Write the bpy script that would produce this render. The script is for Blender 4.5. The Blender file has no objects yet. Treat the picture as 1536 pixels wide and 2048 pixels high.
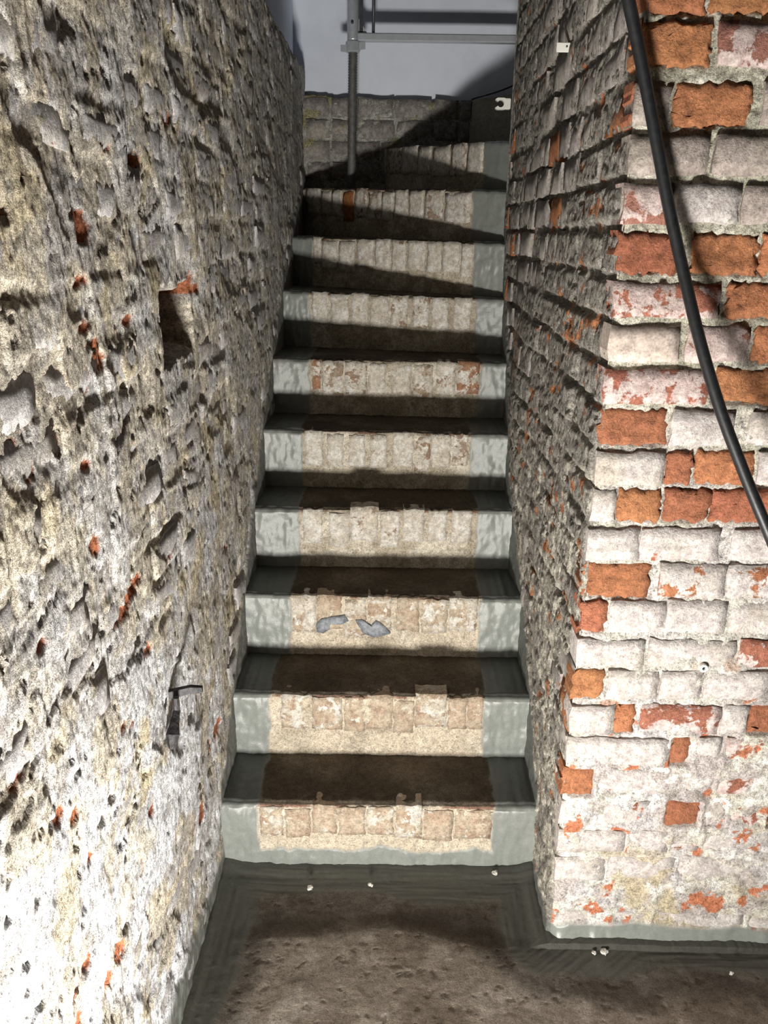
import bpy, math, random
import numpy as np
from mathutils import Matrix, Vector

random.seed(7)
RNG = np.random.default_rng(11)
SC = bpy.context.scene
COL = SC.collection

# ------------------------------------------------------------------ camera
F_PX, PITCH, CAM_Z, CAM_X, YAW, ROLL = 1641.7, .32919, 1.593, .0132, .0083, .01793
_c, _s = math.cos(PITCH), math.sin(PITCH)
R0 = np.array([math.cos(YAW), math.sin(YAW), 0.])
F0 = np.array([-math.sin(YAW), math.cos(YAW), 0.])
FW = F0 * _c - np.array([0, 0, _s])
D0 = -(F0 * _s + np.array([0, 0, _c]))
RC = R0 * math.cos(ROLL) - D0 * math.sin(ROLL)
DC = R0 * math.sin(ROLL) + D0 * math.cos(ROLL)
CAM = np.array([CAM_X, 0., CAM_Z])
cam_data = bpy.data.cameras.new('camera')
cam_data.sensor_fit = 'AUTO'
cam_data.sensor_width = 36
cam_data.lens = F_PX / 2048 * 36
cam_data.clip_start = .02
cam = bpy.data.objects.new('camera', cam_data)
COL.objects.link(cam)
cam.matrix_world = Matrix(((RC[0], -DC[0], -FW[0], CAM[0]), (RC[1], -DC[1], -FW[1], CAM[1]),
                           (RC[2], -DC[2], -FW[2], CAM[2]), (0, 0, 0, 1)))
SC.camera = cam

# ------------------------------------------------------------------ light
world = bpy.data.worlds.new('world')
SC.world = world
world.use_nodes = True
world.node_tree.nodes['Background'].inputs[0].default_value = (1, .93, .82, 1)
world.node_tree.nodes['Background'].inputs[1].default_value = .0035
lamp = bpy.data.lights.new('floor_lamp', 'AREA')
lamp.shape = 'RECTANGLE'
lamp.size, lamp.size_y = .36, .30
lamp.energy = 91
lamp.color = (1, .965, .90)
lo = bpy.data.objects.new('floor_lamp', lamp)
COL.objects.link(lo)
lo.location = (-.06, .12, .14)
lo.rotation_euler = (math.radians(90 + 60), 0, 0)
SC.view_settings.view_transform = 'Standard'
SC.view_settings.look = 'None'
SC.view_settings.gamma = 1
SC.view_settings.use_curve_mapping = False
SC.view_settings.exposure = 0.0


# ------------------------------------------------------------------ measuring
def ray(px, py):
    return FW + RC * ((px - 768) / F_PX) + DC * ((py - 1024) / F_PX)


def on_x(px, py, x):
    d = ray(px, py)
    return CAM + d * ((x - CAM[0]) / d[0])


def on_y(px, py, y):
    d = ray(px, py)
    return CAM + d * ((y - CAM[1]) / d[1])


def on_z(px, py, z):
    d = ray(px, py)
    return CAM + d * ((z - CAM[2]) / d[2])


# ------------------------------------------------------------------ noise
def _hash(ix, iy, seed):
    n = (ix.astype(np.int64) * 374761393 + iy.astype(np.int64) * 668265263 + seed * 974634323) & 0xffffffff
    n = ((n ^ (n >> 13)) * 1274126177) & 0xffffffff
    n = ((n ^ (n >> 15)) * 668265263) & 0xffffffff
    return ((n ^ (n >> 16)) & 0xffffff) / float(0x1000000)


def vn(x, y, seed=0):
    ix, iy = np.floor(x), np.floor(y)
    fx, fy = x - ix, y - iy
    fx = fx * fx * fx * (fx * (fx * 6 - 15) + 10)
    fy = fy * fy * fy * (fy * (fy * 6 - 15) + 10)
    a, b = _hash(ix, iy, seed), _hash(ix + 1, iy, seed)
    c, d = _hash(ix, iy + 1, seed), _hash(ix + 1, iy + 1, seed)
    return 2 * ((a * (1 - fx) + b * fx) * (1 - fy) + (c * (1 - fx) + d * fx) * fy) - 1


def fbm(x, y, size, octs=4, seed=0, gain=.55):
    """fractal noise, about -1..1, largest feature `size` metres"""
    f, a, s, t = 1 / size, 1., 0., 0.
    for k in range(octs):
        th = .6 + 1.1 * k
        xr, yr = x * math.cos(th) - y * math.sin(th), x * math.sin(th) + y * math.cos(th)
        s = s + a * vn(xr * f + 17.3 * k, yr * f - 9.1 * k, seed + 31 * k)
        t += a
        a *= gain
        f *= 2.03
    return s / t * 1.5


def sstep(a, b, x):
    t = np.clip((x - a) / (b - a), 0, 1)
    return t * t * (3 - 2 * t)


def mix(c, d, t):
    return c * (1 - t[..., None]) + np.asarray(d, float) * t[..., None]


def blur(H, n=1):
    for _ in range(n):
        P = np.pad(H, 1, mode='edge')
        H = (P[:-2, 1:-1] + P[2:, 1:-1] + P[1:-1, :-2] + P[1:-1, 2:] + 2 * P[1:-1, 1:-1]) / 6
    return H


# ------------------------------------------------------------------ materials
def nodes_of(name):
    m = bpy.data.materials.new(name)
    m.use_nodes = True
    nt = m.node_tree
    return m, nt, nt.nodes, nt.links, nt.nodes['Principled BSDF']


def nz(nt, vec, scale, detail=5, rough=.6, dist=0.):
    n = nt.nodes.new('ShaderNodeTexNoise')
    n.inputs['Scale'].default_value = scale
    n.inputs['Detail'].default_value = detail
    n.inputs['Roughness'].default_value = rough
    n.inputs['Distortion'].default_value = dist
    nt.links.new(vec, n.inputs['Vector'])
    return n.outputs['Fac']


def mth(nt, op, a, b=None, c=None, clamp=False):
    n = nt.nodes.new('ShaderNodeMath')
    n.operation = op
    n.use_clamp = clamp
    for i, v in enumerate((a, b, c)):
        if v is None:
            continue
        if isinstance(v, (int, float)):
            n.inputs[i].default_value = v
        else:
            nt.links.new(v, n.inputs[i])
    return n.outputs[0]


def ramp(nt, fac, a, b, va=0., vb=1.):
    n = nt.nodes.new('ShaderNodeMapRange')
    n.interpolation_type = 'SMOOTHSTEP'
    n.inputs['From Min'].default_value = a
    n.inputs['From Max'].default_value = b
    n.inputs['To Min'].default_value = va
    n.inputs['To Max'].default_value = vb
    nt.links.new(fac, n.inputs['Value'])
    return n.outputs[0]


def cmix(nt, fac, a, b, mode='MIX'):
    n = nt.nodes.new('ShaderNodeMix')
    n.data_type = 'RGBA'
    n.blend_type = mode
    for sock, v in ((n.inputs['Factor'], fac), (n.inputs['A'], a), (n.inputs['B'], b)):
        pass
    fi, ai, bi = n.inputs[0], n.inputs[6], n.inputs[7]
    for s_, v in ((fi, fac), (ai, a), (bi, b)):
        if isinstance(v, (int, float)):
            s_.default_value = v
        elif isinstance(v, tuple):
            s_.default_value = v if len(v) == 4 else (*v, 1)
        else:
            nt.links.new(v, s_)
    return n.outputs[2]


def masonry_mat(name, bump=.9, speck=.5, rough=.92, grain=1.):
    """colour attribute (alpha = trowelled smoothness) times fine grain, with fine relief"""
    m, nt, N, L, B = nodes_of(name)
    geo = N.new('ShaderNodeNewGeometry').outputs['Position']
    at = N.new('ShaderNodeAttribute')
    at.attribute_name = 'Col'
    smooth = at.outputs['Alpha']
    n1 = nz(nt, geo, 70 * grain, 6, .7)
    n2 = nz(nt, geo, 210 * grain, 5, .75)
    n3 = nz(nt, geo, 520 * grain, 3, .7)
    rough_f = mth(nt, 'SUBTRACT', 1., smooth, clamp=True)
    v = mth(nt, 'ADD', mth(nt, 'MULTIPLY', ramp(nt, n1, .33, .67, -.30, .30), 1.0), ramp(nt, n2, .35, .65, -.34, .34))
    v = mth(nt, 'ADD', v, ramp(nt, n3, .36, .64, -.30, .30))
    v = mth(nt, 'MULTIPLY', v, mth(nt, 'ADD', mth(nt, 'MULTIPLY', rough_f, speck), .16))
    v = mth(nt, 'ADD', v, 1.)
    comb = N.new('ShaderNodeCombineColor')
    for i in range(3):
        L.new(v, comb.inputs[i])
    c = cmix(nt, 1., at.outputs['Color'], comb.outputs[0], 'MULTIPLY')
    # small dark pits and crumbs in the rough coat
    pit = mth(nt, 'MULTIPLY', ramp(nt, n2, .40, .34), mth(nt, 'MULTIPLY', rough_f, .55))
    c = cmix(nt, pit, c, (.045, .036, .026, 1))
    L.new(c, B.inputs['Base Color'])
    hgt = mth(nt, 'ADD', mth(nt, 'MULTIPLY', n1, .7), mth(nt, 'MULTIPLY', n2, .6))
    hgt = mth(nt, 'ADD', hgt, mth(nt, 'MULTIPLY', n3, .32))
    bu = N.new('ShaderNodeBump')
    bu.inputs['Distance'].default_value = .008
    st = mth(nt, 'ADD', mth(nt, 'MULTIPLY', rough_f, bump - .16), .16)
    L.new(st, bu.inputs['Strength'])
    L.new(hgt, bu.inputs['Height'])
    L.new(bu.outputs[0], B.inputs['Normal'])
    rr = mth(nt, 'ADD', mth(nt, 'MULTIPLY', rough_f, rough - .30), .30)
    L.new(rr, B.inputs['Roughness'])
    L.new(mth(nt, 'ADD', .25, mth(nt, 'MULTIPLY', smooth, .45)), B.inputs['Specular IOR Level'])
    return m


def brick_mat(name, wash_a, wash_b, wash_c, bump=.7, patch=16., rough=.9):
    """object colour = burnt clay, object alpha = how much of it old limewash still covers"""
    m, nt, N, L, B = nodes_of(name)
    geo = N.new('ShaderNodeNewGeometry').outputs['Position']
    oi = N.new('ShaderNodeObjectInfo')
    n0 = nz(nt, geo, patch, 7, .62, .35)
    n1 = nz(nt, geo, 75, 6, .7)
    n2 = nz(nt, geo, 230, 5, .75)
    n4 = nz(nt, geo, 34, 6, .65)
    cov = mth(nt, 'ADD', mth(nt, 'MULTIPLY', mth(nt, 'SUBTRACT', oi.outputs['Alpha'], .5), .62), n0)
    cov = mth(nt, 'ADD', cov, mth(nt, 'MULTIPLY', mth(nt, 'SUBTRACT', n1, .5), .22))
    mask = ramp(nt, cov, .485, .525)
    clay = cmix(nt, ramp(nt, n4, .35, .7), oi.outputs['Color'], (.30, .115, .055, 1))
    clay = cmix(nt, .45, oi.outputs['Color'], clay)
    wash = cmix(nt, ramp(nt, n4, .36, .64), wash_a, wash_b)
    n5 = nz(nt, geo, 6.5, 5, .6)
    wash = cmix(nt, ramp(nt, n5, .50, .68, 0, .75), wash, wash_c)
    c = cmix(nt, mask, clay, wash)
    v = mth(nt, 'ADD', ramp(nt, n1, .3, .7, .74, 1.26), ramp(nt, n2, .3, .7, -.22, .22))
    comb = N.new('ShaderNodeCombineColor')
    for i in range(3):
        L.new(v, comb.inputs[i])
    c = cmix(nt, 1., c, comb.outputs[0], 'MULTIPLY')
    pit = mth(nt, 'MULTIPLY', ramp(nt, n2, .385, .33), .6)
    c = cmix(nt, pit, c, (.05, .038, .026, 1))
    L.new(c, B.inputs['Base Color'])
    h = mth(nt, 'ADD', mth(nt, 'MULTIPLY', n1, .9), mth(nt, 'MULTIPLY', n2, .5))
    h = mth(nt, 'ADD', h, mth(nt, 'MULTIPLY', mask, .05))
    bu = N.new('ShaderNodeBump')
    bu.inputs['Distance'].default_value = .008
    # bare, spalled clay is rougher than the washed skin
    L.new(mth(nt, 'SUBTRACT', bump + .35, mth(nt, 'MULTIPLY', mask, .40)), bu.inputs['Strength'])
    L.new(h, bu.inputs['Height'])
    L.new(bu.outputs[0], B.inputs['Normal'])
    B.inputs['Roughness'].default_value = rough
    B.inputs['Specular IOR Level'].default_value = .3
    return m


def plain_mat(name, col, rough=.5, metal=0., var=.15, scale=60, bump=.0, bd=.002):
    m, nt, N, L, B = nodes_of(name)
    tc = N.new('ShaderNodeTexCoord').outputs['Object']
    n = nz(nt, tc, scale, 5, .6)
    lo_, hi_ = [tuple(min(1, max(0, x * k)) for x in col) for k in (1 - var, 1 + var)]
    c = cmix(nt, ramp(nt, n, .3, .7), lo_, hi_)
    L.new(c, B.inputs['Base Color'])
    B.inputs['Roughness'].default_value = rough
    B.inputs['Metallic'].default_value = metal
    if bump:
        bu = N.new('ShaderNodeBump')
        bu.inputs['Strength'].default_value = bump
        bu.inputs['Distance'].default_value = bd
        L.new(n, bu.inputs['Height'])
        L.new(bu.outputs[0], B.inputs['Normal'])
    return m


M_LEFT = masonry_mat('rough_render', .80, .85)
M_RIGHT = masonry_mat('old_mortar', .9, .9)
M_FRONT = masonry_mat('washed_mortar', .85, .8)
M_STEP = masonry_mat('step_mortar', .6, .6, .85)
M_FLOOR = masonry_mat('floor_concrete', .55, .45, .8)
M_BFRONT = brick_mat('limewashed_brick', (.49, .435, .42, 1), (.63, .585, .555, 1), (.44, .385, .32, 1), .7, 15)
M_BPINK = brick_mat('pink_washed_brick', (.46, .345, .325, 1), (.60, .50, .475, 1), (.42, .33, .29, 1), .65, 17)
M_BDULL = brick_mat('dull_grey_washed_brick', (.33, .275, .245, 1), (.46, .395, .36, 1), (.34, .31, .25, 1), .75, 15)
M_BBEIGE = brick_mat('smooth_beige_brick', (.50, .415, .36, 1), (.56, .475, .42, 1), (.50, .42, .37, 1), .25, 15)
M_BGREY = brick_mat('grey_skinned_brick', (.25, .222, .205, 1), (.38, .35, .33, 1), (.45, .41, .355, 1), .75, 22)
M_BLEFT = brick_mat('lilac_skinned_brick', (.40, .38, .38, 1), (.57, .55, .545, 1), (.52, .47, .39, 1), .85, 20)
M_BSTEP = brick_mat('whitened_step_brick', (.49, .435, .36, 1), (.66, .63, .58, 1), (.50, .44, .355, 1), .5, 24)
M_PLASTER = plain_mat('white_plaster', (.80, .855, .97), .75, 0, .05, 6, .25, .004)
M_STEEL = plain_mat('galvanised_steel', (.60, .63, .68), .36, .45, .06, 40, .05)
M_THREAD = plain_mat('dull_zinc_thread', (.17, .165, .16), .6, .5, .25, 50, .2)
M_DARKSTEEL = plain_mat('dark_steel', (.10, .10, .11), .5, .7, .2, 60)
M_CABLE = plain_mat('black_rubber', (.012, .013, .015), .42, 0, .3, 90, .15)
M_PLASTIC = plain_mat('white_plastic', (.78, .77, .72), .45, 0, .05, 30)
M_IRON = plain_mat('rusted_iron', (.030, .028, .030), .6, .1, .6, 90, .8, .004)
M_CRUMB = plain_mat('mortar_crumb', (.62, .60, .55), .9, 0, .12, 120, .6, .003)
M_LEAD = plain_mat('blue_grey_skin', (.22, .235, .26), .45, 0, .35, 90, .7, .005)


# ------------------------------------------------------------------ mesh helpers
def link(name, me, mat=None, parent=None):
    o = bpy.data.objects.new(name, me)
    COL.objects.link(o)
    if mat is not None and me is not None:
        me.materials.append(mat)
    if parent is not None:
        o.parent = parent
    return o


def grid_mesh(name, P, C=None, smooth=True, flip=False):
    n, m = P.shape[:2]
    idx = np.arange(n * m).reshape(n, m)
    q = np.stack([idx[:-1, :-1], idx[1:, :-1], idx[1:, 1:], idx[:-1, 1:]], -1).reshape(-1, 4)
    if flip:
        q = q[:, ::-1]
    me = bpy.data.meshes.new(name)
    me.vertices.add(n * m)
    me.vertices.foreach_set('co', P.reshape(-1).astype(np.float32))
    k = len(q)
    me.loops.add(4 * k)
    me.loops.foreach_set('vertex_index', q.reshape(-1).astype(np.int32))
    me.polygons.add(k)
    me.polygons.foreach_set('loop_start', (np.arange(k) * 4).astype(np.int32))
    me.polygons.foreach_set('use_smooth', np.full(k, smooth))
    me.update(calc_edges=True)
    if C is not None:
        a = me.color_attributes.new('Col', 'FLOAT_COLOR', 'POINT')
        a.data.foreach_set('color', C.reshape(-1).astype(np.float32))
    me.validate()
    return me


def pymesh(name, V, Fc, smooth=False):
    me = bpy.data.meshes.new(name)
    me.from_pydata([tuple(map(float, v)) for v in V], [], [tuple(f) for f in Fc])
    me.polygons.foreach_set('use_smooth', np.full(len(me.polygons), smooth))
    me.update()
    return me


def tube(name, pts, rad, seg=12, caps=True, smooth=True):
    """swept round bar; rad is a number or one per point"""
    pts = [np.asarray(p, float) for p in pts]
    n = len(pts)
    rad = [rad] * n if isinstance(rad, (int, float)) else rad
    V, Fc = [], []
    t0 = pts[1] - pts[0]
    up = np.array([0, 0, 1.]) if abs(t0[2]) < .8 * np.linalg.norm(t0) else np.array([1., 0, 0])
    for i, p in enumerate(pts):
        t = pts[min(i + 1, n - 1)] - pts[max(i - 1, 0)]
        t = t / np.linalg.norm(t)
        u = np.cross(up, t)
        u /= np.linalg.norm(u)
        w = np.cross(t, u)
        for k in range(seg):
            a = 2 * math.pi * k / seg
            V.append(p + rad[i] * (u * math.cos(a) + w * math.sin(a)))
    for i in range(n - 1):
        for k in range(seg):
            a, b = i * seg + k, i * seg + (k + 1) % seg
            Fc.append((a, b, b + seg, a + seg))
    if caps:
        Fc.append(tuple(range(seg))[::-1])
        Fc.append(tuple(range((n - 1) * seg, n * seg)))
    return pymesh(name, V, Fc, smooth)


def box_bevel(name, lo, hi, b=.002):
    """box with chamfered edges"""
    lo, hi = np.asarray(lo, float), np.asarray(hi, float)
    import bmesh
    bm = bmesh.new()
    bmesh.ops.create_cube(bm, size=1)
    for v in bm.verts:
        v.co = Vector([(lo[i] + hi[i]) / 2 + v.co[i] * (hi[i] - lo[i]) for i in range(3)])
    bmesh.ops.bevel(bm, geom=list(bm.edges), offset=b, segments=2, affect='EDGES')
    me = bpy.data.meshes.new(name)
    bm.to_mesh(me)
    bm.free()
    return me


def thing(o, label, cat, group=None):
    o['label'] = label
    o['category'] = cat
    if group:
        o['group'] = group
    return o


def structure(o, label=None):
    o['kind'] = 'structure'
    if label:
        o['label'] = label
    return o


class Wall:
    """a flat frame: point(a, b, d) = O + A a + B b + N d"""

    def __init__(self, O, A, B, N):
        self.O, self.A, self.B, self.N = [np.asarray(v, float) for v in (O, A, B, N)]

    def P(self, a, b, d):
        a, b, d = np.broadcast_arrays(a, b, d)
        return self.O + a[..., None] * self.A + b[..., None] * self.B + d[..., None] * self.N


def brick_block(W, a0, a1, b0, b1, d, nx=4, ny=2, rough=.002, edge=.004, depth=.05, jit=.003, seed=0, tilt=.003):
    """one weathered brick: uneven front face with worn arrises, sides running back into the wall"""
    r = np.random.default_rng(seed)
    u = np.linspace(0, 1, nx + 1)
    v = np.linspace(0, 1, ny + 1)
    U, Vv = np.meshgrid(u, v, indexing='ij')
    a = a0 + (a1 - a0) * U
    b = b0 + (b1 - b0) * Vv
    n, m = nx + 1, ny + 1
    a = a + r.uniform(-1, 1, (n, m)) * jit
    b = b + r.uniform(-1, 1, (n, m)) * jit
    s = int(r.integers(1000))
    dd = d + rough * (fbm(a, b, .05, 3, s) + .5 * r.uniform(-1, 1, (n, m)))
    dd = dd + tilt * (r.uniform(-1, 1) * (U - .5) + r.uniform(-1, 1) * (Vv - .5)) * 2
    em = np.zeros((n, m))
    em[0] = em[-1] = em[:, 0] = em[:, -1] = 1
    dd = dd - em * edge * r.uniform(.4, 1.6, (n, m))
    # outer ring: back of the brick
    A2 = np.pad(a, 1, mode='edge')
    B2 = np.pad(b, 1, mode='edge')
    D2 = np.pad(dd, 1, mode='edge')
    D2[0] = D2[-1] = D2[:, 0] = D2[:, -1] = d - depth
    P = W.P(A2, B2, D2)
    c = W.P(np.array((a0 + a1) / 2), np.array((b0 + b1) / 2), np.array(d))
    flip = np.dot(np.cross(W.A, W.B), W.N) < 0
    me = grid_mesh('brick', P - c, None, True, flip)
    sm = np.zeros((nx + 2, ny + 2), bool)
    sm[1:-1, 1:-1] = True
    me.polygons.foreach_set('use_smooth', sm.reshape(-1))
    return me, c


def put_brick(W, rect, d, mat, parent, color, **k):
    me, c = brick_block(W, *rect, d, **k)
    o = link('brick', me, mat, parent)
    o.location = c
    o.color = color
    return o


# ------------------------------------------------------------------ what the walls and stair are set out from
XL, XR = -.410, .409          # inner faces of the stair walls
YF = 1.533                    # face of the wall to the right of the stair
YE = 3.17                     # far end of the right stair wall
YB = 4.06                     # brick face at the back
CORNER_END = YE

# nosings: pixel ends and their depth -> (left point, right point)
NOSE_PX = [(445, 1605, 1075, 1613), (470, 1385, 1060, 1395), (490, 1187, 1043, 1197), (507, 1015, 1020, 1020),
           (527, 857, 1010, 868), (547, 715, 1008, 725), (565, 580, 1005, 597), (585, 472, 1003, 485),
           (605, 375, 1003, 380)]
NOSE_Y = [(1.752, 1.765), (1.963, 1.971), (2.185, 2.191), (2.395, 2.41), (2.62, 2.612), (2.863, 2.849),
          (3.17, 3.045), (3.50, 3.105), (3.93, 3.17)]
NOSES = []
for (ax, ay, bx, by), (yl, yr) in zip(NOSE_PX, NOSE_Y):
    zl, zr = on_y(ax, ay, yl)[2], on_y(bx, by, yr)[2]
    NOSES.append((yl, zl, yr, zr))
# the last winders run from the pier to the back wall, parametrised along x all the same
z10 = on_y(1000, 282, 3.26)[2]
z10l = on_y(800, 292, 4.00)[2]


def nose_yz(k, x):
    yl, zl, yr, zr = NOSES[k]
    t = (x - XL) / (XR - XL)
    return yl + (yr - yl) * t, zl + (zr - zl) * t


def stair_height(y, side):
    """height of the tread or floor at depth y along one stair wall (0 left, 1 right)"""
    y = np.asarray(y, float)
    z = np.zeros_like(y)
    for (yl, zl, yr, zr) in NOSES:
        yy, zz = (yl, zl) if side == 0 else (yr, zr)
        z = np.where(y >= yy, zz, z)
    return z


CEMENT = np.array((.222, .236, .218))

# courses, read off the wall to the right of the stair: (top, bottom, bricks (x0, x1, kind))
FRONT = [
    (-75, 24, [(1285, 1420, 'O'), (1425, 1560, 'O'), (1566, 1700, 'W')]),
    (42, 133, [(1290, 1425, 'O'), (1438, 1570, 'P'), (1580, 1720, 'O')]),
    (165, 252, [(1244, 1285, 'o'), (1290, 1342, 'G'), (1350, 1508, 'O'), (1526, 1650, 'G')]),
    (268, 350, [(1258, 1415, 'G'), (1430, 1600, 'G')]),
    (368, 447, [(1256, 1340, 'P'), (1346, 1480, 'W'), (1487, 1620, 'G')]),
    (467, 548, [(1238, 1362, 'o'), (1385, 1520, 'O'), (1526, 1650, 'O')]),
    (565, 637, [(1232, 1438, 'R'), (1457, 1600, 'O')]),
    (653, 725, [(1226, 1357, 'B'), (1373, 1499, 'P'), (1510, 1640, 'O')]),
    (740, 808, [(1216, 1415, 'R'), (1432, 1600, 'O')]),
    (822, 892, [(1200, 1335, 'o'), (1342, 1465, 'W'), (1500, 1640, 'W')]),
    (905, 970, [(1200, 1328, 'W'), (1331, 1385, 'o'), (1392, 1510, 'O'), (1516, 1640, 'W')]),
    (981, 1045, [(1194, 1231, 'W'), (1234, 1321, 'O'), (1329, 1420, 'o'), (1423, 1560, 'o')]),
    (1059, 1121, [(1185, 1278, 'V'), (1281, 1440, 'V'), (1462, 1600, 'W')]),
    (1130, 1196, [(1160, 1299, 'O'), (1318, 1450, 'V'), (1453, 1600, 'V')]),
    (1203, 1266, [(1164, 1214, 'o'), (1218, 1330, 'W'), (1334, 1452, 'W'), (1460, 1600, 'V')]),
    (1280, 1335, [(1156, 1290, 'W'), (1296, 1470, 'W'), (1476, 1600, 'R')]),
    (1342, 1398, [(1150, 1208, 'O'), (1215, 1316, 'W'), (1320, 1402, 'V'), (1410, 1540, 'V')]),
    (1412, 1468, [(1148, 1226, 'W'), (1230, 1270, 'O'), (1280, 1440, 'R'), (1446, 1494, 'W'), (1498, 1600, 'o')]),
    (1476, 1530, [(1142, 1336, 'W'), (1343, 1383, 'o'), (1393, 1442, 'W'), (1452, 1590, 'R')]),
    (1539, 1590, [(1134, 1188, 'O'), (1195, 1430, 'W'), (1438, 1560, 'R')]),
    (1602, 1650, [(1130, 1192, 'W'), (1196, 1300, 'V'), (1332, 1400, 'o'), (1405, 1450, 'W'), (1457, 1527, 'R')]),
    (1661, 1704, [(1126, 1250, 'W'), (1256, 1336, 'W'), (1343, 1400, 'V'), (1406, 1540, 'W')]),
    (1714, 1760, [(1122, 1210, 'W'), (1216, 1350, 'W'), (1356, 1540, 'W')]),
]
KIND = {  # base clay, wash, depth, relief
    'O': ((.55, .235, .11), .0, -.003, .0055), 'o': ((.47, .18, .10), .10, -.002, .0055),
    'R': ((.43, .17, .115), .52, .002, .0015), 'P': ((.40, .19, .15), .58, .002, .0015),
    'V': ((.50, .20, .10), .70, .001, .002), 'W': ((.50, .21, .12), .93, .002, .002),
    'G': ((.33, .19, .15), .84, .001, .002), 'B': ((.5, .36, .3), .97, .004, .0006),
}
COURSE_Z = []
for y0, y1, _ in FRONT:
    COURSE_Z.append((on_y(1235, y1, YF)[2], on_y(1235, y0, YF)[2]))
zt = COURSE_Z[0][1]
TOP_Z = [(zt + .015 + .088 * k, zt + .09 + .088 * k) for k in range(8)]
zb = COURSE_Z[-1][0]
LOW_Z = []
while zb > .0:
    LOW_Z.append((zb - .075, zb - .012))
    zb -= .08
ALL_Z = TOP_Z[::-1] + COURSE_Z + LOW_Z        # top to bottom

W_FRONT = Wall((0, YF, 0), (1, 0, 0), (0, 0, 1), (0, -1, 0))
W_RIGHT = Wall((XR, 0, 0), (0, 1, 0), (0, 0, 1), (-1, 0, 0))
W_LEFT = Wall((XL, 0, 0), (0, 1, 0), (0, 0, 1), (1, 0, 0))
W_BACK = Wall((0, YB, 0), (1, 0, 0), (0, 0, 1), (0, -1, 0))


def axis_spacing(lo, hi, fn):
    out, x = [lo], lo
    while x < hi:
        x += fn(x)
        out.append(min(x, hi))
    return np.array(out)


def depth_map(a, b, rects, joint):
    D = np.full((len(a), len(b)), 0.) + joint
    for (a0, a1, b0, b1, d) in rects:
        i0, i1 = np.searchsorted(a, (a0, a1))
        j0, j1 = np.searchsorted(b, (b0, b1))
        D[i0:i1, j0:j1] = d
    return D


def rgba(C, smooth):
    return np.concatenate([np.clip(C, 0, 1), np.clip(smooth, 0, 1)[..., None]], -1)


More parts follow.
